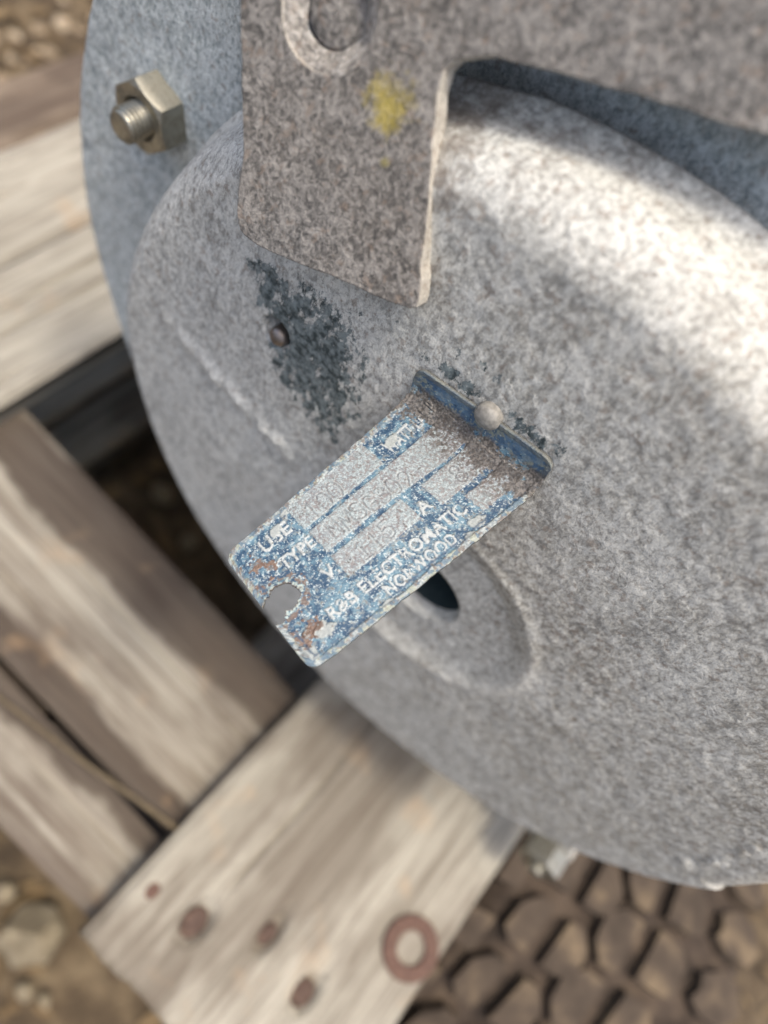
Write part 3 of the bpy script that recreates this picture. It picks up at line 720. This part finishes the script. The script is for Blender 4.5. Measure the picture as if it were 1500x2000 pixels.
DIG = {  # single stroke figures in a unit box (x 0..0.6, y 0..1)
    '0': [[(.3 + .28 * math.cos(t), .5 + .5 * math.sin(t)) for t in np.linspace(0, 2 * math.pi, 24)]],
    '1': [[(.1, .8), (.3, 1), (.3, 0)], [(.1, 0), (.5, 0)]],
    '2': [[(.03, .78), (.1, .93), (.3, 1), (.5, .92), (.57, .75), (.5, .58), (.05, 0), (.6, 0)]],
    '3': [[(.03, .85), (.15, .97), (.35, 1), (.55, .88), (.55, .67), (.4, .54), (.2, .53)], [(.4, .54), (.58, .4), (.6, .22), (.48, .05), (.25, 0), (.08, .06), (0, .2)]],
    '5': [[(.55, 1), (.1, 1), (.06, .56), (.3, .64), (.52, .55), (.6, .33), (.5, .08), (.28, 0), (.08, .05), (0, .18)]],
    '8': [[(.3 + .22 * math.cos(t), .76 + .23 * math.sin(t)) for t in np.linspace(0, 2 * math.pi, 18)], [(.3 + .28 * math.cos(t), .27 + .27 * math.sin(t)) for t in np.linspace(0, 2 * math.pi, 18)]],
    'N': [[(0, 0), (0, 1), (.55, 0), (.55, 1)]], 'M': [[(0, 0), (.05, 1), (.32, .3), (.6, 1), (.65, 0)]],
    'S': [[(.55, .85), (.4, .98), (.2, .98), (.04, .85), (.06, .64), (.3, .52), (.54, .4), (.58, .18), (.42, .02), (.18, .02), (.02, .16)]],
    'G': [[(.56, .82), (.4, .98), (.2, .97), (.04, .75), (.02, .35), (.18, .04), (.42, .02), (.58, .2), (.58, .45), (.32, .45)]]}
def nameplate():
    HX = HY = .115
    NX, NY = int(LM / HX) + 1, int(WM / HY) + 1
    hx, hy = LM / (NX - 1), WM / (NY - 1)
    X, Y = np.meshgrid(np.arange(NX) * hx, np.arange(NY) * hy, indexing='ij')     # mm; X tip -> fold, Y left edge -> right edge
    def smask(f):
        return np.zeros(X.shape, bool) if f is None else f
    # worn, ragged coordinates: everything printed or embossed is read through them
    jx = (fbm(X * 1.6, Y * 1.6, 0, 3, 71) - .5) * .55; jy = (fbm(X * 1.6, Y * 1.6, 5, 3, 72) - .5) * .55
    Xj, Yj = X + jx, Y + jy
    def S(s): return s * LM
    def Vv(v): return v * WM
    fields = {}
    rects = [('a', .262, .615, .035, .232), ('b', .266, .895, .262, .448), ('c', .264, .560, .490, .672), ('d', .640, .880, .505, .690), ('e', .712, .885, .735, .885)]
    fid = np.zeros(X.shape, int)
    for k, (nm, s0, s1, v0, v1) in enumerate(rects):
        # the second field keeps its width towards the fold
        a0, a1 = Vv(v0), Vv(v1) + np.where(nm == 'b', 1, 0) * np.clip((X / LM - .45) / .3, 0, 1) * WM * .035
        jr = .45 if nm != 'e' else 1.6
        inside = (X + jx * jr > S(s0)) & (X + jx * jr < S(s1)) & (Y + jy * jr > a0) & (Y + jy * jr < a1)
        fid[inside] = k + 1
    raised = fid > 0
    lines = [('USE', .172, .133, 4.6, .10, 1.05), ('TYPE', .192, .318, 4.2, .09, 1.0), ('V.', .232, .560, 4.2, .09, 1.0),
             ('R&B ELECTROMATIC', .412, .780, 4.1, .105, 1.055), ('NORWOOD', .452, .893, 3.9, .10, 1.10), ('A', .592, .620, 4.0, .12, 1.0),
             ('WATT LAMP', .775, .170, 4.4, .10, 1.0)]
    letm = []; lid = np.zeros(X.shape, int)
    worn = fbm(X * .35, Y * .35, 0, 3, 81)
    for k, (txt, s, v, size, off, sp) in enumerate(lines):
        P, T = text_tris(txt, size, off, sp)
        want = {'R&B ELECTROMATIC': .540 * LM, 'NORWOOD': .272 * LM, 'TYPE': .135 * LM, 'USE': .12 * LM, 'WATT LAMP': .235 * LM}.get(txt)
        if want: P = P * np.array([want / (P[:, 0].max() - P[:, 0].min()), 1])
        P = np.stack([S(s) + P[:, 0] - (P[:, 0].max() + P[:, 0].min()) / 2, Vv(v) - (P[:, 1] - (P[:, 1].max() + P[:, 1].min()) / 2)], -1)
        m = np.zeros(X.shape, bool); raster(m, Xj * 1.0, Yj * 1.0, hx, hy, P, T)
        m2 = np.zeros(X.shape, bool)
        # the raster window is found from undistorted indices: widen by a ragged copy
        raster(m2, X, Y, hx, hy, P, T)
        m = (m & (worn > .30)) | (m2 & (fbm(X * 2.5, Y * 2.5, 0, 2, 90 + k) > .42))
        m &= ~raised; lid[m] = k + 1
    # blobs of corrosion product that fuse parts of the lettering
    blob = np.zeros(X.shape)
    for (s, v, rx, ry) in ((.105, .830, 2.6, 2.2), (.735, .955, 0, 0), (.675, .915, 2.2, 1.5), (.63, .95, 1.6, .8), (.70, .70, 0, 0), (.19, .10, 1.8, 1.1), (.695, .15, 2.4, 1.5), (.03, .90, 1.6, 2.4), (.055, .78, 1.4, 1.0), (.245, .05, 1.2, 1.2), (.30, .955, 2.2, .9)):
        if rx: blob = np.maximum(blob, 1 - np.hypot((X - S(s)) / rx, (Y - Vv(v)) / ry) + (fbm(X * .9, Y * .9, 3, 3, 55) - .5) * 1.2)
    blobm = (blob > .15) & ~raised
    # border: rolled pale rim all round
    bd_ = np.minimum(np.minimum(X, LM - X), np.minimum(Y, WM - Y)) + jx * .8
    rim = sstep(1.5, .9, bd_ - .4 * sstep(.8, 1., Y / WM) * sstep(.4, .6, fbm(X * .15, 3., 0, 2, 66))) * (1 - .55 * sstep(58, 61, X))
    # keyhole shaped torn notch at the tip
    nz = (fbm(X * .9, Y * .9, 9, 5, 77) - .5)
    nd = np.minimum(np.hypot((X - 4.9) / 1.05, (Y - 17.0)) - 3.1, np.maximum(abs(Y - 18.6 + .32 * X) - 2.3, X - 4.5) - .9 * (X < 2.2)) + nz * 2.2
    hole = nd < 0
    lipn = np.exp(-(np.clip(nd, 0, 9) / .9) ** 2)
    # engraved figures
    eng = np.full(X.shape, 9.0)
    for (txt, s, v, ang, h, step) in (('100', .305, .160, 0, 4.8, 3.35), ('NMSG302', .318, .355, .02, 4.3, 3.15), ('115', .335, .588, 0, 4.3, 3.3), ('8', .735, .598, 0, 4.4, 3.2)):
        for k, ch in enumerate(txt):
            cx_, cy_ = S(s) + k * step, Vv(v) + k * (.28 if txt == 'NMSG302' else 0.05)
            ja, jb = .25 * math.sin(k * 2.3), .25 * math.cos(k * 3.1)
            for stv in DIG[ch]:
                pts = [(cx_ + p[0] * h * .95, cy_ + h / 2 - p[1] * h + ja) for p in stv]
                i0, i1 = int((cx_ - 2) / hx), int((cx_ + 5) / hx)
                eng[i0:i1] = np.minimum(eng[i0:i1], seg_dist(X[i0:i1], Y[i0:i1], pts))
    # ---- heights (mm)
    letter = blur(((lid > 0) | blobm).astype(float), 3); fr = blur(raised.astype(float), 2)
    fine = fbm(X * 3.2, Y * 3.2, 0, 3, 41) - .5; med = fbm(X * .9, Y * .9, 0, 4, 42) - .5
    H = .30 * letter + .20 * fr + .34 * rim + .14 * fine + .16 * med * (1 - .7 * fr)
    H += -.13 * np.exp(-(eng / .17) ** 2) + .06 * np.exp(-((eng - .36) / .14) ** 2)
    scabm = sstep(.45, .56, fbm(X * .42 + 3, Y * .42, 0, 4, 44)) * (1 - fr)
    zoneA = sstep(-8.0, -5, -np.hypot((X - 2.2), (Y - 12) * .75)) + sstep(-7, -3, -np.hypot(X - 3, Y - 25))
    scab = np.clip(scabm * zoneA, 0, 1)
    H += .22 * scab * (fbm(X * 1.8, Y * 1.8, 0, 3, 45)) + .45 * lipn * (.4 + nz)
    # ---- colours (base colour only: paint, oxide, rust)
    n1 = fbm(X * 2.6, Y * 2.6, 0, 4, 11); n2 = fbm(X * .8, Y * .8, 0, 4, 12); n3 = fbm(X * 6.5, Y * 6.5, 0, 2, 13); n4 = fbm(X * .25, Y * .25, 0, 3, 14); n5 = fbm(X * 1.5, Y * 1.5, 7, 4, 15)
    def lerp(a_, b_, t): return a_ * (1 - t[..., None]) + b_ * t[..., None]
    c3 = lambda *v: np.array(v, float)
    deep, faded = c3(.015, .062, .125), c3(.125, .24, .31)
    C = lerp(deep + 0 * X[..., None], faded, sstep(.44, .62, n2 * .6 + n4 * .4 + (n3 - .5) * .25))
    pale = lerp(c3(.50, .60, .62) + 0 * X[..., None], c3(.68, .74, .72), n3)
    C = lerp(C, pale, sstep(.60, .655, n1 * .75 + n3 * .25) * .8)                      # pale flecks in the paint
    ALB = np.where(raised, .43, np.where((lid > 0) | blobm, .50, .66)); ALB = blur(ALB, 2)[..., None]; ALB = ALB * np.ones(3)
    C = lerp(C, c3(.36, .42, .41), sstep(.58, .66, n5) * .5)
    # bare field metal: mauve grey with pale and brown speckle
    Fm = lerp(c3(.36, .385, .40) + 0 * X[..., None], c3(.40, .47, .48), sstep(.4, .6, n4 * .6 + n2 * .4))
    Fm = lerp(Fm, c3(.68, .79, .79), sstep(.47, .58, n1 * .5 + n3 * .5) * .95)
    Fm = lerp(Fm, c3(.30, .215, .19), sstep(.55, .62, fbm(X * 2.2, Y * 2.2, 4, 3, 18)) * .55)
    darkf = sstep(45, 54, X) * sstep(.44, .55, fbm(X * 2.4, Y * 2.4, 2, 4, 28))
    Fm = lerp(Fm, c3(.13, .095, .07), darkf * .8)
    C = lerp(C, Fm, blur(raised.astype(float), 1))
    # letters
    Lc = lerp(c3(.60, .66, .66) + 0 * X[..., None], c3(.76, .79, .76), n3)
    C = lerp(C, Lc, blur((lid > 0).astype(float), 1) * .96)
    C = lerp(C, lerp(c3(.42, .46, .44) + 0 * X[..., None], c3(.62, .66, .62), n1), blur(blobm.astype(float), 1) * .9)
    # thin blue lines between the fields stay deep
    # rust scabs and brown dirt
    rb = lerp(c3(.13, .065, .038) + 0 * X[..., None], c3(.24, .15, .095), n1)
    C = lerp(C, rb, sstep(.35, .6, scab * (1 - .55 * sstep(.52, .6, n5))) * .92)
    C = lerp(C, c3(.45, .56, .52), np.clip(lipn * 1.2, 0, 1) * sstep(.40, .55, n1))
    C = lerp(C, rb, np.clip(np.exp(-(np.clip(nd, 0, 9) / .3) ** 2), 0, 1) * .8)
    C = lerp(C, rb * .9, sstep(.3, .5, np.exp(-((nd - 1.6) / .7) ** 2) * sstep(.42, .52, n2)) * .8)
    rimc = lerp(c3(.25, .29, .30) + 0 * X[..., None], c3(.46, .51, .49), sstep(.43, .62, n1 * .6 + n3 * .4)); rimc = lerp(rimc, c3(.36, .38, .26), sstep(.52, .62, n2) * .6); rimc = lerp(rimc, c3(.17, .12, .09), sstep(.54, .62, n5) * .7); rimc = lerp(rimc, c3(.07, .15, .22), sstep(.52, .58, fbm(X * .9, Y * .9, 6, 3, 37)) * .75)
    C = lerp(C, rimc, rim * sstep(.30, .42, n1 + .12))
    inner = np.exp(-((bd_ - 2.25) / .30) ** 2) * sstep(.46, .52, fbm(X * .7, Y * .7, 1, 3, 31))
    C = lerp(C, deep, inner * (1 - fr) * .85)
    # dirt in the fold, dull blue on the strip lying on the drum
    fold = np.exp(-((X - 57.6 + 2.0 * (n4 - .5) * 5) / 3.8) ** 2)
    C = lerp(C, lerp(c3(.070, .056, .043) + 0 * X[..., None], c3(.20, .175, .15), sstep(.42, .62, fbm(X * 2.2, Y * 2.6, 3, 4, 19))), np.clip(sstep(.25, .62, fold + (n5 - .5) * 1.7), 0, 1) * .93)
    strip = sstep(60.0, 62.0, X)
    sc_ = lerp(c3(.055, .125, .22) + 0 * X[..., None], c3(.24, .27, .235), sstep(.47, .58, n2 * .6 + n1 * .4)); sc_ = lerp(sc_, c3(.12, .22, .33), sstep(.5, .6, n4) * .6)
    C = lerp(C, sc_, strip * (1 - .75 * rim) * sstep(.25, .4, n5)); C = lerp(C, c3(.12, .12, .10), strip * rim)
    C = lerp(C, c3(.66, .72, .71), np.exp(-((eng - .42) / .16) ** 2) * .6 * (fr > .5) * sstep(.38, .52, n2)); C = lerp(C, c3(.25, .25, .25), np.exp(-(eng / .13) ** 2) * .55 * (fr > .5))
    C = np.clip(C * ALB, .008, .85)
    # ---- shape: rounded corners by drawing the rows in, then bend
    def inset(x):
        r0, r1 = 3.0, 2.6
        a_ = np.where(x < r0, r0 - np.sqrt(np.maximum(r0 ** 2 - (r0 - x) ** 2, 0)), 0)
        xx = LM - x; b_ = np.where(xx < r1, r1 - np.sqrt(np.maximum(r1 ** 2 - (r1 - xx) ** 2, 0)), 0)
        return a_ + b_
    In = inset(X); Yr = In + (Y / WM) * (WM - 2 * In) + .12 * (fbm(X * .5, 2., 0, 3, 91) - .5) * (2 * abs(Y / WM - .5)) ** 8 * 4
    Xr = X + (fbm(Y * .5, 8., 0, 3, 92) - .5) * .35 * (1 - sstep(0, 3, X))
    ea, eb = edge(pa, TA, Xr / LM), edge(pb, TBp, Xr / LM); vv = (Yr / WM)[..., None]
    P = ea * (1 - vv) + eb * vv
    # gentle hammered waviness
    gx = np.gradient(P, axis=0); gy = np.gradient(P, axis=1); Nn = np.cross(gx, gy); Nn /= np.linalg.norm(Nn, axis=-1, keepdims=True) + 1e-20
    vc = np.array([0, 0, CAMZ]) - P[NX // 3, NY // 2]
    if (Nn[NX // 3, NY // 2] @ vc) < 0: Nn = -Nn; flip = True
    else: flip = False
    cup_ = -.55 * (np.clip(abs(Y / WM - .5) * 2, 0, 1) ** 2 - .5) * (1 - strip) + .35 * (fbm(X * .06, Y * .06, 0, 2, 95) - .5)
    Pt = P + Nn * ((H + cup_) * .001)[..., None]; Pb = P + Nn * ((cup_ - .75) * .001)[..., None]
    V = Pt.reshape(-1, 3); Cc = C.reshape(-1, 3); q = quads(NX, NY); q = q if flip else q[:, ::-1]
    hv = hole.ravel(); cell_hole = hv[q].any(1)
    ctr = lambda A_: A_.ravel()[q[:, 0]]
    cf = np.where(cell_hole, -1, ctr(fid)); cl = np.where(cell_hole, -1, ctr(lid))
    s = NT('nameplate_enamel'); ca = s.attr('Col', 'Color')
    fn = s.noise(2600, 3, .6); c = s.mix(s.math('MULTIPLY', s.ramp(fn, [(.35, 1.0), (.5, 0.0)]), .22), ca, (.12, .13, .14))
    mat = s.fin(c, s.ramp(s.noise(900, 3, .6), [(.3, .42), (.7, .75)]), s.bump(fn, .00008, .8), 0.0, .5)
    plate = empty_part('nameplate', motor, 'bent blue enamel nameplate with raised lettering and corroded grey fields')
    def sub(name, faces, label):
        u = np.unique(faces); mp = -np.ones(len(V), int); mp[u] = np.arange(len(u))
        o = mesh(name, V[u], mp[faces], mat, plate, cols=Cc[u]); o['label'] = label; return o
    # backing sheet: remaining top faces, underside and all rims
    keep = ~cell_hole; base = keep & (cf == 0) & (cl == 0)
    n = len(V); Vall = np.vstack([V, Pb.reshape(-1, 3)]); topf = q[base]
    allf = q[keep]
    ea_ = np.concatenate([allf[:, [0, 1]], allf[:, [1, 2]], allf[:, [2, 3]], allf[:, [3, 0]]])
    key = np.sort(ea_, 1); kk = key[:, 0].astype(np.int64) * n + key[:, 1]; un, ix, cn = np.unique(kk, return_index=True, return_counts=True)
    be = ea_[ix[cn == 1]]; walls = np.stack([be[:, 1], be[:, 0], be[:, 0] + n, be[:, 1] + n], -1)
    fs = np.vstack([topf, allf[:, ::-1] + n, walls]); cb = np.vstack([Cc, np.tile(c3(.17, .17, .15), (n, 1)) * (.7 + .6 * n1.reshape(-1, 1))])
    u = np.unique(fs); mp = -np.ones(len(Vall), int); mp[u] = np.arange(len(u))
    o = mesh('backing_sheet', Vall[u], mp[fs], mat, plate, cols=cb[u]); o['label'] = 'blue painted sheet, pale along its rim, torn notch at the tip'
    fl = ['stamped field reading 100', 'long stamped field reading NMSG302', 'stamped field reading 115', 'stamped field with a small figure 8', 'blank worn field nearest the fold']
    for k in range(5): sub('data_field', q[cf == k + 1], fl[k])
    for k, L_ in enumerate(lines):
        ff = q[(cl == k + 1) & (cf == 0)]
        if len(ff): sub('raised_lettering', ff, 'raised letters reading ' + L_[0])
    return plate
def empty_part(name, parent, label):
    o = bpy.data.objects.new(name, None); o.empty_display_size = .01; link(o); o.parent = parent; o['label'] = label
    ORG[o.name] = ORG[parent.name]; return o
np_ = nameplate()
rivet(951, 815, .0031, .0015, .0031, np_, 'round grey rivet head holding the plate strip to the drum')
print('tris', sum(len(o.data.polygons) * 2 for o in sc.objects if o.type == 'MESH'))
